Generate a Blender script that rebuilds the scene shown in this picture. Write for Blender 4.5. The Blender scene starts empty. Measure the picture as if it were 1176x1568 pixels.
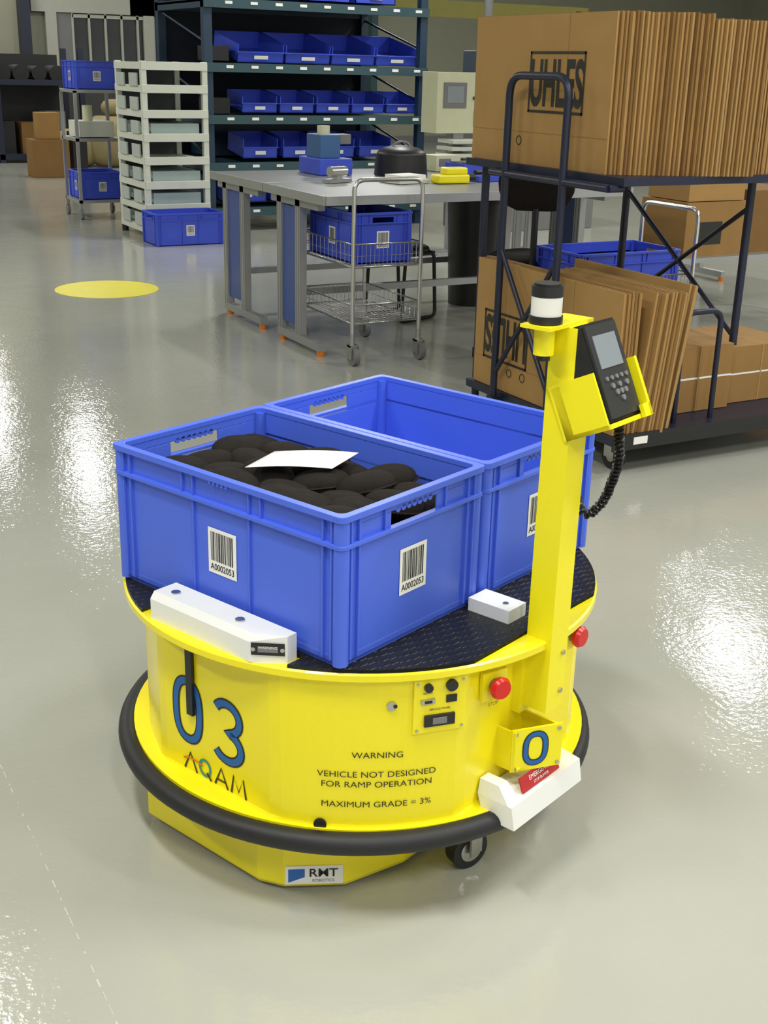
import bpy, bmesh, math, random
from mathutils import Matrix, Vector
random.seed(7)
sc=bpy.context.scene
sc.view_settings.view_transform='Standard'
PI=math.pi
# ---------------------------------------------------------------- materials
def lin(h):
    h=h.lstrip('#');r=[]
    for i in (0,2,4):
        c=int(h[i:i+2],16)/255
        r.append(c/12.92 if c<=.04045 else ((c+.055)/1.055)**2.4)
    return r
MC={}
def mat(name,col,rough=.5,metal=0.,var=.08,scale=8.,bump=0.,bscale=60.,spec=.5,coat=0.,emit=0.,trans=0.):
    if name in MC:return MC[name]
    c=lin(col) if isinstance(col,str) else list(col)
    m=bpy.data.materials.new(name);m.use_nodes=True
    nt=m.node_tree;N=nt.nodes;L=nt.links;b=N['Principled BSDF']
    tc=N.new('ShaderNodeTexCoord');no=N.new('ShaderNodeTexNoise');no.inputs['Scale'].default_value=scale;no.inputs['Detail'].default_value=4
    L.new(tc.outputs['Object'],no.inputs['Vector'])
    mx=N.new('ShaderNodeMix');mx.data_type='RGBA'
    mx.inputs['A'].default_value=(*[v*(1-var) for v in c],1);mx.inputs['B'].default_value=(*[min(1,v*(1+var)) for v in c],1)
    L.new(no.outputs['Fac'],mx.inputs['Factor']);L.new(mx.outputs['Result'],b.inputs['Base Color'])
    b.inputs['Roughness'].default_value=rough;b.inputs['Metallic'].default_value=metal
    b.inputs['Specular IOR Level'].default_value=spec;b.inputs['Coat Weight'].default_value=coat;b.inputs['Coat Roughness'].default_value=.1
    if trans:b.inputs['Transmission Weight'].default_value=trans
    if emit:
        b.inputs['Emission Color'].default_value=(*c,1);b.inputs['Emission Strength'].default_value=emit
    if bump:
        n2=N.new('ShaderNodeTexNoise');n2.inputs['Scale'].default_value=bscale;L.new(tc.outputs['Object'],n2.inputs['Vector'])
        bp=N.new('ShaderNodeBump');bp.inputs['Strength'].default_value=bump;bp.inputs['Distance'].default_value=.002
        L.new(n2.outputs['Fac'],bp.inputs['Height']);L.new(bp.outputs['Normal'],b.inputs['Normal'])
    MC[name]=m;return m
YEL=mat('yellow_powder_coat',(.93,.80,.008),.30,var=.03,spec=.5,coat=.2)
YEL2=mat('yellow_mast_paint',(.93,.82,.008),.35,var=.03)
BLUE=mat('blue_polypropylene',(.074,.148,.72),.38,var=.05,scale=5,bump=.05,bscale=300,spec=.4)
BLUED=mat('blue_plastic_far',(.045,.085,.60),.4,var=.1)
BLKR=mat('black_rubber',(.012,.012,.013),.55,bump=.2)
BLK=mat('black_plastic',(.013,.013,.014),.4)
BLKF=mat('black_fabric',(.020,.017,.014),.9,var=.3,scale=30,bump=.6,bscale=350,spec=.15)
WHT=mat('white_plastic',(.82,.83,.78),.35,var=.03)
PAPER=mat('paper_white',(.85,.85,.80),.6,var=.02)
INK=mat('black_ink',(.01,.01,.01),.6)
INKB=mat('blue_ink',(.01,.12,.38),.5)
INKD=mat('dark_ink',(.02,.02,.015),.5)
RED=mat('red_plastic',(.65,.01,.008),.3)
REDL=mat('red_label',(.45,.02,.02),.5)
STEEL=mat('steel',(.55,.55,.53),.3,1.)
CHROME=mat('chrome_wire',(.72,.72,.70),.22,1.)
ALU=mat('aluminium_profile',(.42,.43,.42),.38,.6,var=.08)
GREYP=mat('grey_plastic',(.18,.18,.18),.5)
SCREEN=mat('lcd_grey',(.24,.27,.29),.25)
TEAL=mat('dark_teal_paint',(.015,.04,.075),.45)
TEAL2=mat('shelf_green_paint',(.03,.075,.09),.45)
NAVY=mat('navy_paint',(.010,.014,.035),.4)
CREAM=mat('cream_enamel',(.62,.62,.42),.45)
WFR=mat('white_frame_paint',(.64,.66,.57),.4)
WFR2=mat('window_frame_paint',(.42,.43,.36),.5)
CARD=[mat('cardboard_a',(.38,.22,.068),.8,var=.1,bump=.1),mat('cardboard_b',(.30,.165,.048),.85,var=.12),mat('cardboard_c',(.21,.11,.03),.85,var=.15),mat('cardboard_d',(.38,.23,.08),.8,var=.1)]
TOPG=mat('bench_top_grey',(.22,.23,.22),.35)
ORNG=mat('orange_foot',(.7,.2,.02),.5)
def deckmat():
    m=bpy.data.materials.new('black_tread_rubber');m.use_nodes=True;nt=m.node_tree;N=nt.nodes;L=nt.links;b=N['Principled BSDF']
    b.inputs['Base Color'].default_value=(.011,.011,.010,1);b.inputs['Roughness'].default_value=.42;b.inputs['Specular IOR Level'].default_value=.4
    tc=N.new('ShaderNodeTexCoord')
    hs=[]
    for a in (1,-1):
        mp=N.new('ShaderNodeMapping');mp.inputs['Rotation'].default_value=(0,0,a*PI/4);mp.inputs['Scale'].default_value=(26,70,1)
        mp.inputs['Location'].default_value=(.5*(a>0),.0,0)
        L.new(tc.outputs['Object'],mp.inputs['Vector'])
        v=N.new('ShaderNodeTexVoronoi');v.inputs['Scale'].default_value=1.;v.inputs['Randomness'].default_value=0.;v.voronoi_dimensions='2D'
        L.new(mp.outputs['Vector'],v.inputs['Vector'])
        r=N.new('ShaderNodeMapRange');r.inputs['From Min'].default_value=.18;r.inputs['From Max'].default_value=.32;r.inputs['To Min'].default_value=1;r.inputs['To Max'].default_value=0
        L.new(v.outputs['Distance'],r.inputs['Value']);hs.append(r)
    ck=N.new('ShaderNodeTexChecker');ck.inputs['Scale'].default_value=52;mp=N.new('ShaderNodeMapping');mp.inputs['Rotation'].default_value=(0,0,PI/4);mp.inputs['Location'].default_value=(.003,.003,.25)
    L.new(tc.outputs['Object'],mp.inputs['Vector']);L.new(mp.outputs['Vector'],ck.inputs['Vector'])
    mm=N.new('ShaderNodeMix');L.new(ck.outputs['Fac'],mm.inputs[0]);L.new(hs[0].outputs[0],mm.inputs[2]);L.new(hs[1].outputs[0],mm.inputs[3])
    bp=N.new('ShaderNodeBump');bp.inputs['Strength'].default_value=.9;bp.inputs['Distance'].default_value=.002
    L.new(mm.outputs[0],bp.inputs['Height']);L.new(bp.outputs['Normal'],b.inputs['Normal']);return m
DECK=deckmat()
def floormat():
    m=bpy.data.materials.new('epoxy_floor');m.use_nodes=True;nt=m.node_tree;N=nt.nodes;L=nt.links;b=N['Principled BSDF']
    tc=N.new('ShaderNodeTexCoord')
    n1=N.new('ShaderNodeTexNoise');n1.inputs['Scale'].default_value=.8;n1.inputs['Detail'].default_value=6;L.new(tc.outputs['Object'],n1.inputs['Vector'])
    cr=N.new('ShaderNodeValToRGB');cr.color_ramp.elements[0].position=.3;cr.color_ramp.elements[0].color=(.375,.380,.325,1)
    cr.color_ramp.elements[1].position=.7;cr.color_ramp.elements[1].color=(.43,.435,.380,1);L.new(n1.outputs['Fac'],cr.inputs['Fac']);L.new(cr.outputs['Color'],b.inputs['Base Color'])
    b.inputs['Roughness'].default_value=.07;b.inputs['Specular IOR Level'].default_value=.6
    a=N.new('ShaderNodeTexNoise');a.inputs['Scale'].default_value=60;a.inputs['Detail'].default_value=2;L.new(tc.outputs['Object'],a.inputs['Vector'])
    c=N.new('ShaderNodeTexNoise');c.inputs['Scale'].default_value=6;c.inputs['Detail'].default_value=2;L.new(tc.outputs['Object'],c.inputs['Vector'])
    mu=N.new('ShaderNodeMath');mu.operation='MULTIPLY_ADD';mu.inputs[1].default_value=1.6;L.new(c.outputs['Fac'],mu.inputs[0]);L.new(a.outputs['Fac'],mu.inputs[2])
    bp=N.new('ShaderNodeBump');bp.inputs['Strength'].default_value=1.;bp.inputs['Distance'].default_value=.0008
    L.new(mu.outputs[0],bp.inputs['Height']);L.new(bp.outputs['Normal'],b.inputs['Normal']);return m
# ---------------------------------------------------------------- mesh builder
def fillet(pts,rad,n=5,closed=False):
    pts=[Vector(p) for p in pts];out=[]
    for i,p in enumerate(pts):
        if not closed and i in (0,len(pts)-1): out.append(p);continue
        a=(pts[i-1]-p);b=(pts[(i+1)%len(pts)]-p)
        r=min(rad,a.length*.49,b.length*.49);a=p+a.normalized()*r;b=p+b.normalized()*r
        for k in range(n+1):
            t=k/n;out.append(a*(1-t)**2+p*2*t*(1-t)+b*t*t)
    return out
class MB:
    def __init__(s): s.bm=bmesh.new();s.mats=[];s.M=Matrix.Identity(4)
    def mi(s,m):
        if m not in s.mats:s.mats.append(m)
        return s.mats.index(m)
    def add(s,vs,fs,m,smooth=False,M=None):
        T=s.M@M if M is not None else s.M
        bv=[s.bm.verts.new(T@Vector(v)) for v in vs];k=s.mi(m)
        for f in fs:
            try:
                F=s.bm.faces.new([bv[i] for i in f]);F.material_index=k;F.smooth=smooth
            except ValueError:pass
    def box(s,x0,x1,y0,y1,z0,z1,m,M=None):
        x0,x1=min(x0,x1),max(x0,x1);y0,y1=min(y0,y1),max(y0,y1);z0,z1=min(z0,z1),max(z0,z1)
        vs=[(x,y,z) for z in(z0,z1) for y in(y0,y1) for x in(x0,x1)]
        s.add(vs,[(0,2,3,1),(4,5,7,6),(0,1,5,4),(2,6,7,3),(0,4,6,2),(1,3,7,5)],m,M=M)
    def loft(s,rings,m,caps=True,smooth=False,M=None):
        n=len(rings[0]);vs=[v for r in rings for v in r];fs=[]
        for k in range(len(rings)-1):
            for i in range(n):
                j=(i+1)%n;fs.append((k*n+i,k*n+j,(k+1)*n+j,(k+1)*n+i))
        s.add(vs,fs,m,smooth,M)
        if caps:
            s.add(rings[0],[tuple(range(n-1,-1,-1))],m,M=M);s.add(rings[-1],[tuple(range(n))],m,M=M)
    def prism(s,poly,z0,z1,m,M=None): s.loft([[(x,y,z0) for x,y in poly],[(x,y,z1) for x,y in poly]],m,M=M)
    def cyl(s,p0,p1,r,m,n=16,r2=None,caps=True,M=None):
        p0=Vector(p0);p1=Vector(p1);d=(p1-p0).normalized();u=d.orthogonal().normalized();w=d.cross(u);r2=r if r2 is None else r2
        R=[[p+(u*math.cos(2*PI*i/n)+w*math.sin(2*PI*i/n))*q for i in range(n)] for p,q in((p0,r),(p1,r2))]
        s.loft(R,m,caps,True,M)
    def tube(s,pts,r,m,n=8,closed=False,M=None):
        pts=[Vector(p) for p in pts];rings=[];u=None;N=len(pts)
        for i,p in enumerate(pts):
            if closed:t=(pts[(i+1)%N]-pts[i-1]).normalized()
            else:t=(pts[min(i+1,N-1)]-pts[max(i-1,0)]).normalized()
            u=t.orthogonal().normalized() if u is None else (u-t*u.dot(t)).normalized()
            w=t.cross(u);rings.append([p+(u*math.cos(2*PI*k/n)+w*math.sin(2*PI*k/n))*r for k in range(n)])
        if closed:rings.append(rings[0])
        s.loft(rings,m,not closed,True,M)
    def ell(s,c,rad,m,nu=16,nv=10,pw=1.,M=None):
        rings=[]
        for j in range(1,nv):
            a=-PI/2+PI*j/nv;sz=math.sin(a);cz=math.cos(a)
            cz=abs(cz)**pw
            rings.append([(c[0]+rad[0]*cz*math.cos(2*PI*i/nu),c[1]+rad[1]*cz*math.sin(2*PI*i/nu),c[2]+rad[2]*sz) for i in range(nu)])
        s.loft(rings,m,True,True,M)
    def text(s,body,size,m,fn,ext=.0004,bold=0.,sx=1.,align='CENTER'):
        cu=bpy.data.curves.new('t','FONT');cu.body=body;cu.size=size;cu.align_x=align;cu.align_y='CENTER';cu.offset=bold;cu.resolution_u=6
        o=bpy.data.objects.new('t',cu);bpy.context.collection.objects.link(o)
        dg=bpy.context.evaluated_depsgraph_get();me=o.evaluated_get(dg).to_mesh()
        vs=[fn(v.co.x*sx,v.co.y,ext) for v in me.vertices];fs=[tuple(p.vertices) for p in me.polygons]
        s.add(vs,fs,m);o.evaluated_get(dg).to_mesh_clear();bpy.data.objects.remove(o)
    def build(s,name,loc=(0,0,0),rz=0.,bevel=0.,seg=2,parent=None,recalc=True):
        if recalc:bmesh.ops.recalc_face_normals(s.bm,faces=s.bm.faces[:])
        me=bpy.data.meshes.new(name);s.bm.to_mesh(me);s.bm.free()
        for m in s.mats:me.materials.append(m)
        o=bpy.data.objects.new(name,me);bpy.context.collection.objects.link(o);o.location=loc;o.rotation_euler=(0,0,rz)
        if bevel:
            b=o.modifiers.new('bevel','BEVEL');b.width=bevel;b.segments=seg;b.limit_method='ANGLE';b.angle_limit=math.radians(50)
        if parent:o.parent=parent
        return o
def planefn(o,r,u):
    o=Vector(o);r=Vector(r).normalized();u=Vector(u).normalized();n=r.cross(u)
    return lambda x,y,e:o+r*x+u*y+n*e
def cylfn(cx,cy,R,a0,z0):
    return lambda x,y,e:Vector((cx+(R+e)*math.cos(a0+x/R),cy+(R+e)*math.sin(a0+x/R),z0+y))
def T(x,y,z):return Matrix.Translation((x,y,z))
def Rm(a,ax):return Matrix.Rotation(math.radians(a),4,ax)
AL=math.radians(21);CA,SA=math.cos(AL),math.sin(AL)
def RW(x,y,z):return (CA*x-SA*y,SA*x+CA*y,z)
# ---------------------------------------------------------------- crate
def label(b,o,r,u,w=.076,h=.09,txt='A0002053',e=.0012):
    f=planefn(o,r,u)
    def q(x0,x1,y0,y1,ee,m): b.add([f(x0,y0,ee),f(x1,y0,ee),f(x1,y1,ee),f(x0,y1,ee)],[(0,1,2,3)],m)
    q(-w/2,w/2,-h/2,h/2,e,PAPER)
    rn=random.Random(3);x=-w*.40
    while x<w*.38:
        bw=rn.choice([.0009,.0013,.002,.003]);q(x,x+bw,-h*.22,h*.42,e+.0005,INK);x+=bw+rn.choice([.0009,.0013,.002])
    if txt:b.text(txt,h*.2,INK,planefn(Vector(o)+Vector(u).normalized()*(-h*.36),r,u),e+.0005,bold=.0002,sx=.86)
def crate(b,W,L,H,m,labels=True,handles=True,M=None,far=False):
    old=b.M
    if M is not None:b.M=b.M@M
    i=.011;t=.004;x=W/2;y=L/2
    hw=.064;hz0=H-.062;hz1=H-.026
    X=x-i;Y=y-i
    b.box(-X,X,-Y,Y,.004,.010,m)
    for sx in(-1,1): b.box(sx*X,sx*(X-t),-Y,Y,.004,H-.002,m)
    for sy in(-1,1):
        if handles:
            b.box(-X,X,sy*Y,sy*(Y-t),.004,hz0,m);b.box(-X,X,sy*Y,sy*(Y-t),hz1,H-.002,m)
            b.box(-X,-hw,sy*Y,sy*(Y-t),hz0,hz1,m);b.box(hw,X,sy*Y,sy*(Y-t),hz0,hz1,m)
        else:b.box(-X,X,sy*Y,sy*(Y-t),.004,H-.002,m)
    def frame(z0,z1,o0,o1):
        def rr(o,z):
            r=.014;p=[]
            for cx,cy,a in((x-o-r,y-o-r,0),(-x+o+r,y-o-r,90),(-x+o+r,-y+o+r,180),(x-o-r,-y+o+r,270)):
                for k in range(5):
                    an=math.radians(a+k*22.5);p.append((cx+r*math.cos(an),cy+r*math.sin(an),z))
            return p
        b.loft([rr(o0,z0),rr(o0,z1),rr(o1,z1),rr(o1,z0),rr(o0,z0)],m,caps=False)
    frame(H-.011,H,0,i+t+.001);frame(H-.060,H-.053,.001,i+t)
    frame(.0,.014,.013,.03);frame(.014,.02,.0105,.02)
    for sx in(-1,1):
        for sy in(-1,1):
            b.cyl((sx*(x-.017),sy*(y-.017),.004),(sx*(x-.017),sy*(y-.017),H-.01),.0145,m,12)
            for q in(.030,.050):
                b.box(sx*(x-.004),sx*(x-i-.002),sy*(y-q-.002),sy*(y-q+.002),.012,H-.005,m)
                b.box(sx*(x-q-.002),sx*(x-q+.002),sy*(y-.004),sy*(y-i-.002),.012,H-.005,m)
    for yy in(-.105,.105,-.075,.075) if L>.5 else (-.08,.08):
        for sx in(-1,1):
            lo=.012 if abs(yy)<.09 else H-.06
            b.box(sx*(x-.005),sx*(x-i-.002),yy-.002,yy+.002,lo,H-.005,m)
    for xx in(-.085,.085):
        for sy in(-1,1):b.box(xx-.002,xx+.002,sy*(y-.005),sy*(y-i-.002),H-.058,H-.005,m)
    if not far:
        for sx in(-1,1):
            for k in range(-2,3):b.box(sx*(x-.001),sx*(x-.008),k*.011-.003,k*.011+.003,H-.018,H-.009,m)
        for sy in(-1,1):
            for k in range(-3,4):b.cyl((k*.015,sy*Y,hz1),(k*.015,sy*(Y-t),hz1),.0065,m,8)
    if labels:
        label(b,(-X-.0,.0,H*.47),(0,-1,0),(0,0,1));label(b,(.0,-Y,H*.47),(1,0,0),(0,0,1))
        label(b,(X,.0,H*.47),(0,1,0),(0,0,1))
    b.M=old
# ---------------------------------------------------------------- room shell
b=MB();b.box(-9,22,-8,22,-.05,0,floormat());b.build('floor')
WALL=mat('wall_cream_paint',(.30,.30,.225),.7,var=.04,scale=2)
CEIL=mat('ceiling_panel',(.50,.50,.47),.8,var=.05)
b=MB();b.box(-9,22,22,22.2,0,5.2,WALL)
b.box(-9,22,21.97,22.0,0,.15,GREYP);b.build('wall_back')
b=MB();b.box(-9.2,-9,-8,22.2,0,5.2,WALL);b.build('wall_left')
b=MB();b.box(22,22.2,-8,22.2,0,5.2,WALL);b.build('wall_right')
b=MB();b.box(-9.2,22.2,-8,22.2,5.2,5.3,CEIL)
for k in range(12):b.box(-9,22,-7+k*2.5,-6.85+k*2.5,5.0,5.2,CEIL)
b.build('ceiling')
DG=mat('dark_glass',(.03,.035,.035),.15)
for k,(x0,x1,z0,z1) in enumerate([(5.35,6.9,1.35,2.3),(7.2,9.2,1.35,2.3)]):
    b=MB();b.box(x0,x1,21.93,21.96,z0,z1,DG)
    n=5
    for i in range(n+1):
        xx=x0+(x1-x0)*i/n;b.box(xx-.02,xx+.02,21.88,21.96,z0-.05,z1+.05,WFR2)
    for zz in(z0,z1):b.box(x0,x1,21.88,21.96,zz-.03,zz+.03,WFR2)
    b.box(x0-.75,x1+.2,21.86,21.97,z1+.05,z1+.4,WFR2)
    b.box(x0-.50,x0-.3,21.86,21.97,1.2,z1+.05,WFR2);b.box(x0-.30,x0-.02,21.9,21.97,1.3,z1+.05,GREYP)
    b.build('window_%d'%(k+1))
b=MB()
for xx in(4.45,):b.box(xx-.09,xx+.09,21.7,21.95,0,5.2,NAVY)
for xx in(10.2,11.6):b.box(xx-.07,xx+.07,21.7,21.95,0,5.2,TEAL2)
b.build('wall_column')
# ceiling lamps
LAMP=mat('lamp_diffuser',(1.,.99,.96),.5,emit=6.)
lamps=[(-1.6,-1.2,1),(2.4,-1.6,1),(-1.2,-4.6,.9),(3.0,-4.8,.9),(6.2,.4,.9),(-4.6,.6,1),(4.3,7.6,1),(6.7,13.2,1),(8.7,7.2,.9),(11.4,11.2,.35),(3.85,17.,.75),(3.1,20.6,.6),(15.8,14.9,.6),(12.5,2.5,1),(-5.5,8.,1.1),(-5,15,1),(9.5,17.5,.7),(-.25,4.9,.08),(-1.6,11,1.2),(-1.2,17,1),(9.5,2.2,.9),(17,8,1)]  # last entries: extra lamps kept out of view, added to brighten the far floor
for k,(x,y,en) in enumerate(lamps):
    b=MB();b.box(x-.16,x+.16,y-.65,y+.65,4.88,4.97,WFR);b.box(x-.13,x+.13,y-.62,y+.62,4.872,4.88,LAMP if en>.4 else WFR)
    for yy in(y-.5,y+.5):b.cyl((x,yy,4.97),(x,yy,5.2),.01,STEEL,8)
    b.build('ceiling_lamp')
    la=bpy.data.lights.new('ceiling_light','AREA');la.shape='RECTANGLE';la.size=.27;la.size_y=1.25;la.energy=124*en;la.color=(1.,.99,.955)
    lo=bpy.data.objects.new('ceiling_light',la);lo.location=(x,y,4.86);bpy.context.collection.objects.link(lo)
w=bpy.data.worlds.new('world');sc.world=w;w.use_nodes=True;w.node_tree.nodes['Background'].inputs[0].default_value=(1,.995,.97,1);w.node_tree.nodes['Background'].inputs[1].default_value=.78
b=MB();b.cyl((0,0,0.0002),(0,0,.0015),.36,mat('yellow_floor_paint',(.88,.78,.01),.3),64);b.build('floor_marking_dot',(1.30,6.38,0))
b=MB();rn=random.Random(9)
y=-1.4
JM=mat('joint_sealant',(.58,.58,.50),.2,bump=.6,bscale=90)
while y<.9:
    l=rn.uniform(.006,.03);b.box(-.7115+rn.uniform(-.001,.001),-.7095,y,y+l,.0,.0006,JM);y+=l+rn.uniform(.006,.04)
b.build('floor_joint')
# ---------------------------------------------------------------- AGV
b=MB();CX=-.006
def sm(t):t=max(0,min(1,t));return t*t*(3-2*t)
def outl(R,d,z,n=120,side=.455):
    p=[]
    for k in range(n):
        a=2*PI*k/n+.0001;c,s=math.cos(a),math.sin(a)
        da=abs((math.degrees(a)-(-130)+540)%360-180)
        w_=1-sm((da-45)/35)
        r=side+(R-side)*w_
        for q,dd in((-c,d),(-s,d-.012),(c,d),(s,d)):
            if q>0 and q*r>dd:r=dd/q
        p.append((CX+r*c,r*s,z))
    return p
b.loft([outl(.478,.47,.188),outl(.482,.460,.192),outl(.480,.449,.197),outl(.479,.4435,.205),outl(.480,.443,.505)],YEL)
def circ(R,z,n=96):return [(CX+R*math.cos(2*PI*k/n),R*math.sin(2*PI*k/n),z) for k in range(n)]
b.loft([circ(.490,.503),circ(.494,.507),circ(.494,.519),circ(.490,.522)],YEL)
b.loft([circ(.480,.192),circ(.488,.192),circ(.488,.199),circ(.440,.202)],YEL,caps=False)
def clip(poly,n,d):
    out=[]
    for i in range(len(poly)):
        p,q=poly[i],poly[(i+1)%len(poly)]
        a=n[0]*p[0]+n[1]*p[1]-d;c=n[0]*q[0]+n[1]*q[1]-d
        if a<=0:out.append(p)
        if a*c<0:
            t=a/(a-c);out.append((p[0]+(q[0]-p[0])*t,p[1]+(q[1]-p[1])*t))
    return out
base=[(CX+.490*math.cos(2*PI*k/96),.490*math.sin(2*PI*k/96)) for k in range(96)]
base=clip(base,(0,-1),.446)
b.prism(clip(base,(-1,0),.405),.522,.5295,DECK)
b.prism(clip(clip(base,(-1,0),.5),(0,-1),-.150),.5221,.529,DECK)
b.prism(clip(clip(base,(-1,0),.5),(0,1),-.215),.5222,.529,DECK)
b.tube([(CX-.012+.491*math.cos(2*PI*k/96),.491*math.sin(2*PI*k/96),.178) for k in range(96)],.0215,BLKR,14,closed=True)
sk=[(-.43,.215),(-.43,-.115),(-.41,-.165),(-.325,-.25),(-.19,-.29),(.22,-.285),(.34,-.2),(.34,.2),(.2,.33),(-.33,.30)]
def skz(s,z):return [(x*s,y*s,z) for x,y in sk]
b.loft([skz(.985,.012),skz(1.,.022),skz(1.,.185)],YEL)
o=Vector((-.3675,-.2075,.0));r=Vector((.085,-.085,0)).normalized()
def Q(f,x0,x1,y0,y1,e,m):b.add([f(x0,y0,e),f(x1,y0,e),f(x1,y1,e),f(x0,y1,e)],[(0,1,2,3)],m)
f2=planefn(o+Vector((0,0,.042)),r,(0,0,1))
Q(f2,-.056,.056,-.021,.021,.001,PAPER);Q(f2,-.05,-.018,-.016,.014,.0015,mat('logo_blue',(.02,.12,.45),.4))
b.add([f2(-.05,-.016,.002),f2(-.018,-.016,.002),f2(-.018,-.004,.002)],[(0,1,2)],PAPER)
b.text('RMT',.026,INK,planefn(o+r*.018+Vector((0,0,.046)),r,(0,0,1)),.0018,bold=.0003,sx=1.1)
b.text('ROBOTICS',.009,GREYP,planefn(o+r*.018+Vector((0,0,.029)),r,(0,0,1)),.0018)
for cx,cy in((-.095,-.372),(.16,-.36),(-.1,.38),(.2,.36)):
    b.cyl((cx-.004,cy-.014,.042),(cx+.004,cy+.014,.042),.042,BLKR,28);b.cyl((cx-.006,cy-.017,.042),(cx+.006,cy+.017,.042),.024,STEEL,20)
    b.box(cx-.018,cx+.018,cy-.026,cy-.021,.035,.12,STEEL);b.box(cx-.018,cx+.018,cy+.021,cy+.026,.035,.12,STEEL);b.box(cx-.03,cx+.03,cy-.03,cy+.03,.115,.19,STEEL)
b.box(-.02,.02,-.36,-.34,.05,.19,STEEL);b.cyl((-.0,-.37,.06),(-.0,-.33,.06),.012,STEEL,12)
xf=CX-.4435
fr=planefn((xf,-.003,.338),(0,-1,0),(0,0,1))
def stroke(f,pts,wd,m,e,n=10,closed=False):
    P=[Vector((x,y,0)) for x,y in pts];N=len(P);vs=[];fs=[]
    for i,p in enumerate(P):
        if closed:t=(P[(i+1)%N]-P[i-1]).normalized()
        else:t=(P[min(i+1,N-1)]-P[max(i-1,0)]).normalized()
        nn=Vector((-t.y,t.x,0));vs+= [f(*(p+nn*wd/2).xy,e),f(*(p-nn*wd/2).xy,e)]
    for i in range(N if closed else N-1):
        j=(i+1)%N;fs.append((2*i,2*i+1,2*j+1,2*j))
    b.add(vs,fs,m)
def digit0(f,cx,cy,w,h,s):
    pts=[];r=w/2
    for k in range(40):
        a=2*PI*k/40;x=abs(math.cos(a))**.85*math.copysign(1,math.cos(a))*w/2;y=math.copysign(abs(math.sin(a))**.75,math.sin(a))*h/2;pts.append((cx+x,cy+y))
    stroke(f,pts,s*1.5,INKD,.0008,closed=True);stroke(f,pts,s,INKB,.0013,closed=True)
def digit3(f,cx,cy,w,h,s):
    pts=[];r=h/4
    for k in range(17):
        a=math.radians(150-k*(240/16));pts.append((cx-w*.02+w*.46*math.cos(a),cy+r*1.0+r*math.sin(a)))
    for k in range(1,19):
        a=math.radians(90-k*(240/18));pts.append((cx-w*.02+w*.5*math.cos(a),cy-r+r*math.sin(a)))
    stroke(f,pts,s*1.5,INKD,.0008);stroke(f,pts,s,INKB,.0013)
digit0(fr,-.055,.0,.068,.126,.014);digit3(fr,.058,-.006,.074,.122,.014)
az=.226;ay=-.018
# line-drawn mark under the number
def LA(cx):
    f=planefn((xf,cx,az),(0,-1,0),(0,0,1))
    stroke(f,[(-.018,-.020),(0,.020),(.018,-.020)],.0055,INKD,.001);return f
LA(ay+.066);f=LA(ay-.022);stroke(f,[(-.011,-.007),(.011,-.007)],.004,INKD,.0012)
f=planefn((xf,ay-.070,az),(0,-1,0),(0,0,1));stroke(f,[(-.020,-.020),(-.013,.020),(0,-.012),(.013,.020),(.020,-.020)],.0055,INKD,.001)
fa=planefn((xf,ay+.024,az+.002),(0,-1,0),(0,0,1))
stroke(fa,[(.015*math.cos(2*PI*k/24),.017*math.sin(2*PI*k/24)) for k in range(24)],.006,mat('teal_ink',(.02,.25,.3),.5),.0015,closed=True)
stroke(fa,[(.006,-.008),(.018,-.022)],.005,INKD,.002)
stroke(fa,[(-.062,.000),(-.045,.006),(-.025,.006),(-.004,.003)],.004,ORNG,.002)
for i,(s_,z_) in enumerate([('WARNING',.352),('VEHICLE NOT DESIGNED',.312),('FOR RAMP OPERATION',.291),('MAXIMUM GRADE = 3%',.249)]):
    b.text(s_,.0172,INKD,cylfn(CX,0,.4805,math.radians(-134.7),z_),.0008,sx=1.13)
b.box(xf-.008,xf,.030,.047,.335,.50,BLK)
b.box(xf-.006,xf,-.04,-.015,.485,.503,BLK)
b.cyl((xf-.004,.060,.475),(xf,.060,.475),.006,STEEL,12)
rail=[(-.476,.118),(-.476,-.15),(-.435,-.205),(-.412,-.205),(-.412,.118)]
b.loft([[(x,y,.522) for x,y in rail],[(x,y,.562) for x,y in rail],[(x+.01*(x<-.46),y,.575) for x,y in rail]],WHT)
for yy in(.08,-.095):b.cyl((-.445,yy,.574),(-.445,yy,.578),.009,STEEL,14)
o=Vector((-.4558,-.1775,.55));r=Vector((.041,-.055,0)).normalized()
f=planefn(o,r,(0,0,1))
Q(f,-.030,.030,-.012,.012,.002,BLK);Q(f,-.018,.018,-.006,.006,.003,GREYP)
b.text('WARNING',.007,PAPER,planefn(o+Vector((0,0,.003)),r,(0,0,1)),.0035)
for q in(-.026,.026):b.cyl(f(q,0,.001),f(q,0,.005),.004,STEEL,10)
b.box(-.045,.012,-.405,-.31,.522,.556,WHT);b.cyl((-.02,-.38,.556),(-.02,-.38,.558),.006,STEEL,12)
b.box(.417,.470,-.12,.12,.522,.57,WHT)
def tang(adeg,z,R=.4805):
    a=math.radians(adeg);o=Vector((CX+R*math.cos(a),R*math.sin(a),z));return planefn(o,(-math.sin(a),math.cos(a),0),(0,0,1))
def slab(f,x0,x1,y0,y1,e0,e1,m):
    b.add([f(x0,y0,e0),f(x1,y0,e0),f(x1,y1,e0),f(x0,y1,e0),f(x0,y0,e1),f(x1,y0,e1),f(x1,y1,e1),f(x0,y1,e1)],[(3,2,1,0),(4,5,6,7),(0,1,5,4),(1,2,6,5),(2,3,7,6),(3,0,4,7)],m)
f=tang(-121.5,.448)
slab(f,-.05,.05,-.054,.052,-.003,.003,YEL)
for q,w_ in((-.024,.008),(.02,.011)):b.cyl(f(q,.038,.002),f(q,.038,.01),w_,BLK,18)
slab(f,-.037,-.011,.006,.015,.003,.008,STEEL);slab(f,-.031,-.017,.008,.013,.008,.009,BLK)
slab(f,.011,.031,.004,.018,.003,.006,BLK)
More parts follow.
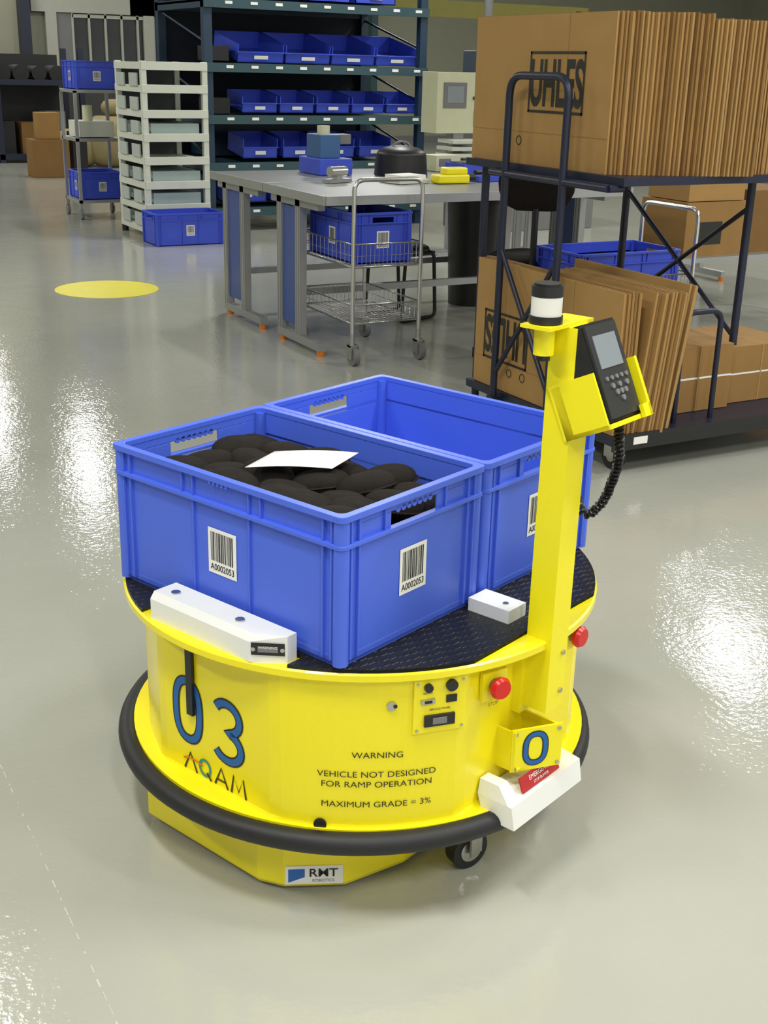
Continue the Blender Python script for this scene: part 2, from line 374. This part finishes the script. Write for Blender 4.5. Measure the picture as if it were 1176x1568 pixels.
slab(f,-.03,.028,-.040,-.018,.003,.008,BLK);slab(f,-.015,.012,-.035,-.023,.008,.010,GREYP)
b.text('SERVICE PANEL',.006,INKD,planefn(f(0,-.008,0),f(1,0,0)-f(0,0,0),(0,0,1)),.004)
for q,s_ in((-.024,'KEYPAD'),(.02,'USB')):b.text(s_,.005,INKD,planefn(f(q,.026,0),f(1,0,0)-f(0,0,0),(0,0,1)),.004)
for x in(-.043,.043):
    for y in(-.047,.046):b.cyl(f(x,y,.002),f(x,y,.005),.003,STEEL,8)
f=tang(-132,.453);b.cyl(f(0,0,-.002),f(0,0,.004),.009,STEEL,14);b.cyl(f(.006,0,.0035),f(.006,0,.0045),.004,BLK,10)
def estop(f,plate=True):
    if plate:slab(f,-.028,.028,-.030,.028,-.003,.006,YEL2)
    b.cyl(f(0,0,.005),f(0,0,.016),.014,GREYP,18);b.cyl(f(0,0,.016),f(0,0,.024),.020,RED,24,r2=.022);b.cyl(f(0,0,.024),f(0,0,.031),.022,RED,24,r2=.018)
f=tang(-107,.456,.464)
estop(f)
b.text('STOP',.010,INKD,planefn(f(0,-.04,0),f(1,0,0)-f(0,0,0),(0,0,1)),.004)
yf=-.431
estop(planefn((.108,yf-.02,.472),(1,0,0),(0,0,1)))
b.box(.078,.138,yf-.02,yf,.44,.505,YEL)
f=tang(-147,.205);b.cyl(f(0,0,0),f(0,0,.004),.012,BLK,16)
# bracket plate with "0"
o=Vector((-.054,-.497,.304));r=Vector((.86,-.5,0)).normalized()
f=planefn(o,r,(0,0,1));slab(f,-.056,.050,-.046,.044,-.005,0,YEL2)
b.box(-.100,-.095,-.475,yf+.01,.260,.344,YEL2);b.box(-.014,-.009,-.51,yf,.260,.344,YEL2);b.box(-.095,-.012,-.48,yf,.261,.266,YEL2)
digit0(f,-.006,0,.042,.062,.009)
for x in(-.048,.042):
    for z in(-.038,.036):b.cyl(f(x,z,0),f(x,z,.003),.004,STEEL,10)
# white lower bumper block with red label
b.loft([[(-.158,-.45,.180),(-.158,-.522,.180),(.078,-.522,.180),(.094,-.45,.180)],[(-.158,-.435,.226),(-.158,-.513,.226),(.080,-.513,.226),(.096,-.435,.226)]],WHT)
b.loft([[(-.158,-.435,.226),(-.158,-.505,.226),(-.120,-.505,.226),(-.120,-.435,.226)],[(-.152,-.435,.256),(-.152,-.478,.256),(-.126,-.478,.256),(-.126,-.435,.256)]],WHT)
f=planefn((-.035,-.500,.227),(1,0,0),(0,.35,.9))
slab(f,-.07,.055,.0,.030,.0,.004,REDL);b.text('EMERGENCY',.013,PAPER,planefn(f(-.007,.020,0),(1,0,0),(0,.35,.9)),.005);b.text('STOP BUMPER',.008,PAPER,planefn(f(-.007,.008,0),(1,0,0),(0,.35,.9)),.005)
# mast
mx0,mx1,my0,my1=-.046,.012,-.502,-.448
ln=.008
b.loft([[(mx0,my0,.375),(mx1,my0,.375),(mx1,my1,.375),(mx0,my1,.375)],[(mx0+ln,my0,1.108),(mx1+ln,my0,1.108),(mx1+ln,my1,1.108),(mx0+ln,my1,1.108)]],YEL2)
b.box(mx0-.01,mx1+.01,my1-.002,yf,.36,.52,YEL2)
for z in(.41,.49):
    b.cyl((mx1-.015,my0,z),(mx1-.015,my0-.005,z),.005,STEEL,10)
b.box(-.098,.040,-.485,-.425,1.108,1.114,YEL2)
bx,by=-.062,-.452;q=.008
b.cyl((bx,by,1.106+q),(bx,by,1.120+q),.029,BLK,24);b.cyl((bx,by,1.120+q),(bx,by,1.152+q),.0265,mat('beacon_lens',(.80,.80,.74),.25),24);b.cyl((bx,by,1.152+q),(bx,by,1.170+q),.027,BLK,24);b.cyl((bx,by,1.170+q),(bx,by,1.174+q),.023,BLK,24)
b.cyl((bx,by,1.06),(bx,by,1.108),.018,YEL2,16);b.cyl((bx,by,1.05),(bx,by,1.07),.012,BLK,16)
# pendant terminal
old=b.M;b.M=T(.020,-.515,1.022)@Rm(-25,'X')
b.box(-.058,.052,-.028,.040,-.085,.088,BLK)
b.box(-.052,.046,-.034,-.028,-.080,.083,mat('terminal_face',(.035,.035,.035),.35))
b.box(-.040,.032,-.0355,-.034,.006,.064,SCREEN)
for i in range(5):b.cyl((-.034+i*.016,-.034,-.012),(-.034+i*.016,-.037,-.012),.004,GREYP,10)
for i,(x,z) in enumerate([(0,-.038),(-.014,-.038),(.014,-.038),(0,-.026),(0,-.050),(-.022,-.026),(.024,-.026)]):b.cyl((x,-.034,z),(x,-.0375,z),.005,GREYP,12)
b.box(-.064,-.059,-.03,.065,-.095,.005,YEL2);b.box(-.064,.062,-.035,.06,-.095,-.087,YEL2)
b.box(.054,.062,-.045,-.0,-.095,.012,YEL2);b.box(.036,.062,-.045,-.037,-.095,-.072,YEL2);b.box(-.064,.062,.042,.06,-.095,.0,YEL2)
b.M=old
path=fillet([(.035,-.555,.935),(.045,-.56,.87),(.052,-.53,.78),(.040,-.50,.745),(.027,-.48,.80),(.022,-.475,.93)],.05,8)
P=[Vector(p) for p in path];dense=[]
for i in range(len(P)-1):
    n=max(2,int((P[i+1]-P[i]).length/.0012))
    for k in range(n):dense.append(P[i].lerp(P[i+1],k/n))
co=[]
for i,p in enumerate(dense):
    t=(dense[min(i+1,len(dense)-1)]-dense[max(0,i-1)]).normalized();u=Vector((1,0,0));u=(u-t*u.dot(t)).normalized();w_=t.cross(u);a=i*1.0
    co.append(p+(u*math.cos(a)+w_*math.sin(a))*.007)
b.tube(co,.0034,BLK,5)
b.build('automated_guided_vehicle',(0,0,0),AL,bevel=.0015)
# ---------------------------------------------------------------- crates on vehicle
for cx in(-.2045,.2045):
    b=MB();crate(b,.407,.614,.284,BLUE);b.build('plastic_crate',RW(cx,0,.530),AL,bevel=.0012)
b=MB();rn=random.Random(5)
b.box(-.175,.175,-.275,.275,.011,.198,BLKF)
for i in range(4):
    for j in range(6):
        x=-.128+i*.086+rn.uniform(-.010,.010)+(.018 if j%2 else -.018);y=-.228+j*.091+rn.uniform(-.010,.010)
        x=max(-.122,min(.122,x));y=max(-.222,min(.222,y))
        M=T(x,y,.226+rn.uniform(-.010,.014))@Rm(rn.uniform(-25,25)+30,'Z')@Rm(rn.uniform(-13,13),'X')@Rm(rn.uniform(-13,13),'Y')
        b.ell((0,0,0),(.042,.059,.028),BLKF,22,12,.7,M)
        b.ell((0,0,-.004),(.046,.063,.004),BLKF,22,6,.6,M)
b.build('black_cushion_pile',RW(-.2045,0,.530),AL)
b=MB()
n=8;vs=[];fs=[]
for i in range(n+1):
    for j in range(n+1):
        u=i/n;v=j/n;vs.append(((u-.5)*.165+(v-.5)*.05,(v-.5)*.085,.004*math.sin(u*3)+.006*v))
for i in range(n):
    for j in range(n):a=i*(n+1)+j;fs.append((a,a+1,a+n+2,a+n+1))
b.add(vs,fs,PAPER,True)
o=b.build('paper_sheet',RW(-.195,-.01,.53+.268),AL-.85,recalc=False);s=o.modifiers.new('s','SOLIDIFY');s.thickness=.0006
# ---------------------------------------------------------------- workbenches
def bench(x0,x1,y0,y1,h,name,panel=True):
    b=MB();p=.045
    b.box(x0,x1,y0,y1,h-.03,h,TOPG);b.box(x0,x1,y0-.012,y0,h-.045,h+.003,ALU);b.box(x0-.012,x0,y0,y1,h-.045,h+.003,ALU)
    fy0=y0+.14;fy1=y1-.10
    for x in(x0+.03,x1-.075):
        b.box(x,x+p,fy0,fy1,.03,.03+p,ALU)
        b.box(x,x+p,fy0+.02,y1-.02,h-.09,h-.045,ALU)
        for yy in(fy0+.25,fy1-.06):
            b.box(x,x+p,yy,yy+.06,.075,h-.045,ALU)
            for q in(.012,.042):b.box(x-.001,x+.0,yy+q,yy+q+.006,.075,h-.09,GREYP)
        for yy in(fy0+.02,fy1-.04):b.cyl((x+p/2,yy,0),(x+p/2,yy,.03),.022,ORNG,14)
        if panel:b.box(x+.012,x+.02,fy0+.31,fy1-.06,.12,h-.1,mat('blue_side_panel',(.05,.09,.3),.4))
    b.box(x0+.05,x1-.05,fy1-.05,fy1-.01,.25,.29,ALU);b.box(x0+.05,x1-.05,fy0+.27,fy0+.31,h-.09,h-.045,ALU)
    return b.build(name,bevel=.002)
bench(1.72,3.75,3.72,4.52,.88,'workbench');bench(1.72,3.75,4.53,5.36,.88,'workbench');bench(4.1,5.9,4.9,5.6,.86,'workbench',False)
# ---------------------------------------------------------------- wire carts
def wirecart(name,x0,x1,y0,y1,levels,hz,side='front'):
    b=MB();r=.012;lo=max(z+w_ for z,w_ in levels)+.01
    if side=='front':
        b.tube(fillet([(x0,y0,.11),(x0,y0,hz),(x1,y0,hz),(x1,y0,.11)],.06,6),r,CHROME,10)
        for x in(x0,x1):b.cyl((x,y1,.11),(x,y1,lo),r,CHROME,10)
    else:
        b.tube(fillet([(x1,y0,.11),(x1,y0,hz),(x1,y1,hz),(x1,y1,.11)],.06,6),r,CHROME,10)
        for y in(y0,y1):b.cyl((x0,y,.11),(x0,y,lo),r,CHROME,10)
    for z,wall in levels:
        for q in([0,wall] if wall else [0]):
            b.tube([(x0,y0,z+q),(x1,y0,z+q),(x1,y1,z+q),(x0,y1,z+q)],.005,CHROME,6,closed=True)
        n=int((x1-x0)/.025)
        for i in range(n+1):
            x=x0+(x1-x0)*i/n
            b.tube([(x,y0,z+wall),(x,y0,z),(x,y1,z),(x,y1,z+wall)],.0018,CHROME,4)
        n=int((y1-y0)/.05)
        for i in range(n+1):
            y=y0+(y1-y0)*i/n
            b.tube([(x0,y,z+wall),(x0,y,z),(x1,y,z),(x1,y,z+wall)],.0018,CHROME,4)
        if wall:b.tube([(x0,y0,z+wall/2),(x1,y0,z+wall/2),(x1,y1,z+wall/2),(x0,y1,z+wall/2)],.002,CHROME,4,closed=True)
    for x in(x0,x1):
        for y in(y0,y1):
            b.cyl((x-.016,y-.02,.05),(x+.016,y-.02,.05),.05,GREYP,20);b.cyl((x-.018,y-.02,.05),(x+.018,y-.02,.05),.022,STEEL,14)
            b.box(x-.024,x-.019,y-.04,y+.015,.035,.11,STEEL);b.box(x+.019,x+.024,y-.04,y+.015,.035,.11,STEEL);b.box(x-.024,x+.024,y-.03,y+.02,.1,.112,STEEL)
            b.cyl((x,y,.11),(x,y,.17),.013,STEEL,10)
    return b.build(name)
wirecart('wire_cart',1.84,2.25,3.63,4.28,[(.22,.10),(.52,.12)],.97)
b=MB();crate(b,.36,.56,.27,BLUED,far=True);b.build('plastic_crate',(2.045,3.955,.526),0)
wirecart('wire_cart',2.66,3.44,2.80,3.24,[(.25,.0),(.37,.16)],.86,'side')
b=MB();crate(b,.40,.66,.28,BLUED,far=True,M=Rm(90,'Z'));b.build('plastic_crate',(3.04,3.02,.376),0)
# ---------------------------------------------------------------- cardboard cart
b=MB();x0,x1,y0,y1=1.89,3.25,1.48,2.56
b.box(x0,x1,y0,y1,.13,.165,NAVY);b.box(x0,x1,y0-.01,y0,.11,.175,BLK);b.box(1.99,2.06,y0-.012,y0-.009,.13,.16,PAPER)
for x in(x0+.1,x1-.22):
    for y in(y0+.1,y1-.1):
        b.cyl((x-.02,y,.055),(x+.02,y,.055),.055,BLKR,20);b.cyl((x-.022,y,.055),(x+.022,y,.055),.025,STEEL,14);b.box(x-.03,x-.025,y-.03,y+.03,.05,.12,STEEL);b.box(x+.025,x+.03,y-.03,y+.03,.05,.12,STEEL);b.box(x-.04,x+.04,y-.04,y+.04,.115,.13,STEEL)
zs=1.12
b.box(1.90,2.80,1.56,2.66,zs,zs+.03,NAVY)
px=1.86;ya_,yb_=2.287,1.885
b.tube(fillet([(px,ya_,.14),(px,ya_,1.50),(px,yb_,1.50),(px,yb_,.14)],.08,6),.016,NAVY,10)
for p,q in(((px,ya_,.25),(px,yb_,.80)),((px,yb_,.25),(px,ya_,.80))):b.cyl(p,q,.011,NAVY,8)
b.cyl((px,2.40,zs-.01),(px,1.60,zs-.01),.015,NAVY,8);b.cyl((px-.0,2.4,zs-.01),(1.93,2.4,zs-.01),.015,NAVY,8);b.cyl((px,1.6,zs-.01),(1.93,1.6,zs-.01),.015,NAVY,8)
for y in(ya_,yb_):b.box(px-.02,x0+.02,y-.02,y+.02,.125,.15,NAVY)
for x,y in((2.74,2.55),(2.74,1.75),(1.97,2.6)):b.cyl((x,y,.165 if y<2.56 else .0),(x,y,zs),.018,NAVY,10)
for p,q in(((2.74,1.75,.45),(2.74,2.55,1.0)),((2.74,2.55,.45),(2.74,1.75,1.0))):b.cyl(p,q,.011,NAVY,8)
b.tube(fillet([(2.27,1.56,.165),(2.27,1.56,.62),(2.47,1.56,.62),(2.47,1.56,.165)],.06,6),.012,NAVY,10)
b.build('platform_cart')
def logo(b,f,w,h):
    def st(x0,x1,y0,y1):b.add([f(x0,y0,.001),f(x1,y0,.001),f(x1,y1,.001),f(x0,y1,.001)],[(0,1,2,3)],INKD)
    t=.010
    st(-w/2,w/2,h/2-t,h/2);st(-w/2,w/2,-h/2,-h/2+t);st(-w/2,-w/2+t,-h/2,h/2);st(w/2-t,w/2,-h/2,h/2)
def cartons(name,x0,z0,ya,yb,n,th,w,h,lg=None,lean=0.,jit=.004,drop=0.):
    b=MB();rn=random.Random(len(name)+n)
    for i in range(n):
        x=x0+i*th;yy=ya+(yb-ya)*i/n+rn.uniform(-jit,jit);hh=h*(1+rn.uniform(-.006,.004)-drop*i/n)
        c=CARD[0] if i==0 else CARD[rn.choice([0,1,1,2,3])]
        M=T(x,yy,z0)@Rm(lean,'Y')
        b.box(0,th*.46,0,w,.0,hh,c,M);b.box(th*.5,th*.93,.003+rn.uniform(0,.004),w,.0,hh-.004,CARD[rn.choice([0,1,2])],M)
        if i==0 and lg:
            b.box(-.001,0.0005,w*.30,w*.304,hh*.0,hh,CARD[1],M)
            b.box(-.001,0.0005,.0,w,hh*.22,hh*.224,CARD[1],M)
            b.M=M
            f=planefn((-.0015,w*lg[0],hh*lg[1]),(0,-1,0),(0,0,1));logo(b,f,lg[2],lg[3])
            g=planefn((-.0015,w*lg[0],hh*lg[1]+(.012 if lg[4] else -.012)),(0,1,0),(0,0,-1)) if lg[4] else planefn((-.0015,w*lg[0],hh*lg[1]-.012),(0,-1,0),(0,0,1))
            b.text(lg[5],lg[3]*1.05,INKD,g,.001,bold=.006,sx=lg[6])
            for k in range(2):b.tube([Vector((-.001,w*(.62+.1*k)+.018*math.cos(2*PI*q/12),hh*.16+.018*math.sin(2*PI*q/12))) for q in range(12)],.002,INKD,4,closed=True)
            b.M=Matrix.Identity(4)
    return b.build(name)
cartons('flattened_cartons',1.935,zs+.03,1.72,1.56,20,.017,.95,.585,(.37,.56,.37,.235,False,'UHLES',.50))
cartons('flattened_cartons',2.28,zs+.03,1.56,1.50,13,.017,.93,.565)
cartons('flattened_cartons',2.505,zs+.03,1.57,1.60,16,.017,.93,.56)
cartons('flattened_cartons',1.905,.167,1.50,1.50,5,.018,1.02,.565,(.76,.42,.34,.22,True,'UHLES',.48),0)
cartons('flattened_cartons',2.00,.167,1.50,1.47,8,.017,.66,.56,None,6,.012)
cartons('flattened_cartons',2.14,.167,1.49,1.49,2,.02,.74,.585,None,8,.01)
b=MB()
for (x,y,w_,d,h) in((2.30,1.66,.36,.4,.28),(2.68,1.70,.40,.4,.25)):
    b.box(x,x+w_,y,y+d,.167,.167+h,CARD[1]);b.box(x-.001,x+w_+.001,y-.001,y+.0,.167+h*.5,.167+h*.53,PAPER);b.box(x+w_*.48,x+w_*.5,y-.002,y+d,.167,.168+h,CARD[3])
b.build('cardboard_box_stack',bevel=.004)
b=MB()
for x in(4.15,5.2):
    for y in(3.7,4.2):b.box(x,x+.04,y,y+.04,0,.42,ALU)
b.box(4.1,5.3,3.65,4.3,.42,.45,ALU);b.build('low_stand')
b=MB()
b.box(4.2,4.72,3.72,4.15,.45,.78,CARD[1]);b.box(4.76,5.2,3.74,4.15,.45,.84,CARD[2]);b.box(4.22,4.68,3.74,4.12,.785,.98,CARD[0]);b.box(4.3,4.5,3.718,3.719,.52,.66,INKD);b.build('cardboard_box_stack',bevel=.004)
# ---------------------------------------------------------------- tray tower
b=MB();x0,x1,y0,y1=2.37,2.98,8.72,9.5
for x in(x0,x1-.05):
    for y in(y0,y1-.05):b.box(x,x+.05,y,y+.05,.06,1.53,WFR);b.cyl((x+.025,y+.025,0),(x+.025,y+.025,.06),.03,BLKR,12)
LB=mat('pale_green_tray',(.36,.46,.44),.4)
for z in(.09,.28,.48,.69,.89,1.09,1.30,1.49):
    b.box(x0,x1,y0-.005,y0+.02,z-.035,z+.035,WFR);b.box(x0,x1,y0,y1,z-.01,z+.01,WFR);b.box(x0-.005,x0+.02,y0,y1,z-.03,z+.03,WFR)
for z in(.1,.3,.49,.9):b.box(x0+.08,x1-.08,y0+.03,y1-.05,z+.012,z+.11,LB)
for z in(.1,.3,.5,.7,.9,1.1,1.3):
    for y in(y0+.08,y0+.45):b.box(x0-.02,x0-.005,y,y+.22,z+.02,z+.13,mat('pale_bin',(.45,.5,.46),.4))
b.box(x0+.05,x1-.05,y1-.02,y1-.01,.1,1.5,mat('tower_back',(.07,.08,.09),.6))
b.build('tray_rack_trolley',bevel=.003)
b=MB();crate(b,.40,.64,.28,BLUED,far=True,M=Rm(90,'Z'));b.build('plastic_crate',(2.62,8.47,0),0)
b=MB();x0,x1,y0,y1=2.22,2.72,10.4,10.95
for x in(x0,x1-.03):
    for y in(y0,y1-.03):b.box(x,x+.03,y,y+.03,.1,1.24,ALU);b.cyl((x-.0,y+.015,.05),(x+.03,y+.015,.05),.05,GREYP,14)
for z in(.18,.78,1.24):b.box(x0,x1,y0,y1,z-.02,z+.01,ALU)
b.box(x0+.05,x1-.1,y0+.05,y1-.1,.8,.95,WFR);b.cyl((2.4,10.6,.95),(2.4,10.6,1.1),.05,CREAM,12)
b.build('shelf_trolley')
for z in(.19,1.25):
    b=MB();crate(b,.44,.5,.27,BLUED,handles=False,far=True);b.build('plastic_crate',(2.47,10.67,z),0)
# ---------------------------------------------------------------- storage rack
b=MB();x0,x1,y0,y1=3.10,5.46,9.1,10.45
for x in(x0,x1-.08):
    for y in(y0,y1-.08):b.box(x,x+.08,y,y+.08,0,2.9,TEAL)
    for k in range(5):b.cyl((x+.04,y0+.04,.2+k*.5),(x+.04,y1-.04,.5+k*.5),.012,TEAL,6)
for z in(.22,.64,1.07,1.53,2.08,2.75):
    b.box(x0,x1,y0-.03,y0+.02,z-.08,z,TEAL2);b.box(x0,x1,y0,y1,z-.03,z-.01,TEAL2);b.box(x0,x0+.05,y0,y1,z-.08,z,TEAL);b.box(x0,x1,y1-.05,y1,z-.07,z,TEAL)
    for i in range(9):b.box(x0+.2+i*.25,x0+.27+i*.25,y0-.034,y0-.03,z-.045,z-.02,PAPER)
b.box(x0,x1,y1+.01,y1+.02,.1,2.9,mat('rack_back_mesh',(.012,.018,.03),.7))
b.box(x0+.1,x1-.1,y0+.3,y1-.1,.23,.5,TEAL);b.box(x0+.3,x1-.4,y0+.75,y1-.1,.65,.95,TEAL)
b.box(x0+.12,x0+.30,y0+.15,y0+.5,1.55,1.68,BLK);b.box(x0+.12,x0+.30,y0+.15,y0+.5,1.08,1.22,BLK)
b.build('storage_rack')
b=MB()
def pick(b,x,y,z,w,d,h,tilt):
    M=T(x,y,z)@Rm(tilt,'X');t=.008
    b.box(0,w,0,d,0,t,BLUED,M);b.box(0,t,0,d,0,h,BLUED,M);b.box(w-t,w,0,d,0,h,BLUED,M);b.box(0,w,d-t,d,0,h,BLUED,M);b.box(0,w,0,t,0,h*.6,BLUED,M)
    b.box(-.01,w+.01,-.012,.0,h*.55,h*.6,BLUED,M)
    b.box(w*.35,w*.65,-.014,-.0125,h*.2,h*.4,PAPER,M)
for i in range(4):pick(b,3.46+i*.49,9.2,1.54,.47,.62,.16,12)
for i in range(5):pick(b,3.50+i*.39,9.2,1.09,.36,.4,.15,8)
for i in range(4):pick(b,3.5+i*.42,9.2,.67,.36,.4,.18,8)
for i in range(3):pick(b,3.3+i*.5,9.2,.26,.44,.5,.24,6)
for i in range(3):pick(b,3.7+i*.5,9.2,2.10,.44,.5,.2,0)
b.build('picking_bins')
# ---------------------------------------------------------------- control cabinet
b=MB();x0,y0=4.28,6.9
b.box(x0,x0+.55,y0,y0+.25,1.02,1.50,CREAM);b.box(x0+.06,x0+.28,y0-.01,y0,1.22,1.42,GREYP);b.box(x0+.09,x0+.25,y0-.014,y0-.01,1.26,1.39,SCREEN)
for i in range(3):b.cyl((x0+.36+i*.06,y0,1.3),(x0+.36+i*.06,y0-.015,1.3),.015,BLK,10)
b.box(x0+.36,x0+.5,y0-.006,y0,1.08,1.2,GREYP)
b.box(x0+.22,x0+.32,y0+.08,y0+.16,.05,1.02,ALU);b.box(x0,x0+.5,y0-.1,y0+.3,0,.05,ALU)
for i in range(4):b.box(x0+.05+.01*i,x0+.42-.01*i,y0-.15,y0+.1,.78+i*.055,.81+i*.055,WFR)
b.build('control_cabinet',bevel=.004)
b=MB();b.box(5.6,7.0,8.2,8.9,0,.95,GREYP);b.box(5.7,6.3,8.3,8.8,.95,1.7,mat('grey_blue_machine',(.07,.09,.11),.5));b.box(6.4,6.8,8.3,8.8,.95,1.2,CREAM)
b.cyl((5.65,8.3,.95),(5.65,8.3,2.6),.04,GREYP,10);b.build('machine_cabinet',bevel=.01)
# ---------------------------------------------------------------- bench items
b=MB()
b.box(2.25,2.48,4.9,5.2,.883,.98,BLUED);b.box(2.28,2.42,4.95,5.15,.98,1.12,mat('steel_blue',(.04,.12,.28),.4));b.cyl((2.35,5.05,1.12),(2.35,5.05,1.17),.04,CREAM,16);b.box(2.4,2.52,5.0,5.1,1.06,1.12,GREYP)
b.build('assembly_fixture',bevel=.004)
b=MB();b.cyl((0,0,0),(0,0,.12),.17,BLK,28,r2=.16);b.ell((0,0,.12),(.16,.16,.06),BLK,28,8);b.tube([(0.06*math.cos(a*PI/8),-.0,.17+.03*math.sin(a*PI/8)) for a in range(9)],.008,GREYP,6);b.build('black_tub',(2.80,4.85,.883))
b=MB();b.box(-.11,.11,-.05,.05,0,.05,YEL2);b.box(-.05,.1,-.04,.04,.05,.09,YEL2);b.cyl((.1,0,.03),(.17,0,.03),.02,BLK,12);b.build('yellow_power_tool',(2.80,4.25,.883),bevel=.01)
b=MB();b.box(-.15,.15,-.06,.06,0,.03,BLUED);b.cyl((-.13,0,.05),(.15,.03,.05),.015,BLK,8);b.box(.0,.1,-.05,.0,.03,.06,RED);b.build('hand_tools',(3.15,4.35,.883),.2)
b=MB();b.cyl((-.06,0,.06),(.06,0,.06),.03,CHROME,16);b.box(-.09,.09,-.03,.03,0,.02,STEEL);b.box(-.02,.02,-.02,.02,.02,.08,STEEL);b.build('bench_vise',(2.15,4.45,.883),.3)
b=MB();b.box(-.12,.12,-.09,.09,0,.02,WFR);b.box(-.09,.1,-.07,.08,.02,.045,PAPER);b.build('parts_tray',(2.55,4.35,.883),.2)
b=MB();b.box(-.10,.10,-.08,.08,0,.10,CREAM);b.box(-.08,.02,-.081,-.08,.03,.08,GREYP);b.build('test_instrument',(3.25,5.1,.883),.1,bevel=.006)
b=MB();b.box(-.14,.14,-.1,.1,0,.07,BLUED);b.box(-.12,.12,-.08,.08,.07,.075,BLK);b.build('small_parts_bin',(3.3,4.8,.883),.1)
b=MB();b.cyl((0,0,0),(0,0,.70),.15,BLK,28,r2=.18);b.cyl((0,0,.68),(0,0,.71),.19,BLK,28);b.build('trash_can',(3.45,4.98,0))
# tubular stool under the bench
b=MB()
for yy in(-.16,.16):b.tube(fillet([(-.16,yy,.012),(.16,yy,.012),(.13,yy,.42),(-.13,yy,.42),(-.16,yy,.012)],.04,5),.012,BLK,8)
b.cyl((-.13,-.16,.42),(-.13,.16,.42),.012,BLK,8);b.cyl((.13,-.16,.42),(.13,.16,.42),.012,BLK,8)
b.ell((0,0,.44),(.18,.18,.03),BLK,20,8,.4);b.build('tubular_stool',(2.75,4.72,0),.3)
def chair(loc,rz):
    b=MB();b.cyl((0,0,.08),(0,0,.52),.025,STEEL,12)
    for k in range(5):
        a=k*2*PI/5;p=(.27*math.cos(a),.27*math.sin(a),.07);b.tube([(0,0,.11),p],.018,BLK,8);b.cyl((p[0]-.012,p[1],.028),(p[0]+.012,p[1],.028),.028,BLKR,12)
    b.ell((0,0,.55),(.23,.23,.045),BLKF,24,8,.5);b.tube(fillet([(0,.1,.51),(0,.28,.53),(0,.27,.85)],.08,5),.018,BLK,8)
    b.ell((0,.255,.98),(.2,.04,.15),BLKF,24,10,.6)
    return b.build('work_chair',loc,rz)
chair((2.80,3.40,0),2.6)
# ---------------------------------------------------------------- far clutter
b=MB()
for x in(1.6,3.0,4.3):
    for y in(17.8,18.8):b.box(x,x+.08,y,y+.08,0,1.7,NAVY)
for z in(.05,1.15):b.box(1.6,4.38,17.8,18.9,z,z+.08,NAVY)
rn=random.Random(2)
for k in range(9):
    x=1.75+k*.28;b.cyl((x,17.9,1.32),(x+.05,18.8,1.32),.10+rn.random()*.04,BLK,12)
b.box(1.7,4.2,18.7,18.8,.1,1.6,BLK)
for k in range(6):b.box(1.8+k*.4,2.1+k*.4,18.0,18.5,.13,.4+rn.random()*.5,[BLK,CARD[2],GREYP][k%3])
b.build('pallet_rack')
b=MB();b.box(.5,4.0,20.2,21.4,0,1.3,mat('dark_machine',(.03,.03,.028),.5));b.box(.8,3.0,20.3,21.2,1.3,1.9,mat('dark_machine2',(.06,.055,.04),.5));b.cyl((3.4,20.6,1.3),(3.4,20.6,2.1),.12,BLK,14);b.box(4.4,7.5,20.3,21.3,0,1.15,mat('dark_machine',(.03,.03,.028),.5));b.build('production_machine',bevel=.02)
b=MB()
SACK=mat('tan_sack',(.26,.21,.10),.8,var=.2,bump=.4,bscale=20)
for x,y,z,w_,h in((4.5,16.9,.38,.42,.38),(5.1,17.1,.33,.36,.33),(4.0,17.0,.28,.34,.28)):b.ell((x,y,z),(w_,w_*.9,h),SACK,20,10,.5)
b.ell((4.6,16.9,.86),(.24,.2,.13),SACK,18,8,.6)
b.build('bulk_sacks')
b=MB();b.box(2.9,3.4,15.2,15.6,.0,.5,CARD[2]);b.box(3.0,3.3,15.25,15.5,.5,.85,CARD[1]);b.box(3.45,3.65,15.2,15.5,.0,.6,BLK);b.build('cardboard_box_stack',bevel=.01)
b=MB();b.box(4.2,9.8,12.2,12.3,2.15,2.35,mat('olive_beam',(.2,.18,.03),.5))
for x in(4.3,9.6):b.box(x,x+.1,12.2,12.3,0,2.3,GREYP)
b.build('conveyor_frame')
# ---------------------------------------------------------------- camera
cd=bpy.data.cameras.new('camera');cam=bpy.data.objects.new('camera',cd);bpy.context.collection.objects.link(cam)
cam.location=(-1.1183,-2.0987,1.5118);cam.rotation_euler=(1.22,-.0234,-.4983)
cd.sensor_fit='VERTICAL';cd.sensor_height=36;cd.lens=1854.34/1568*36;cd.clip_end=100
sc.camera=cam
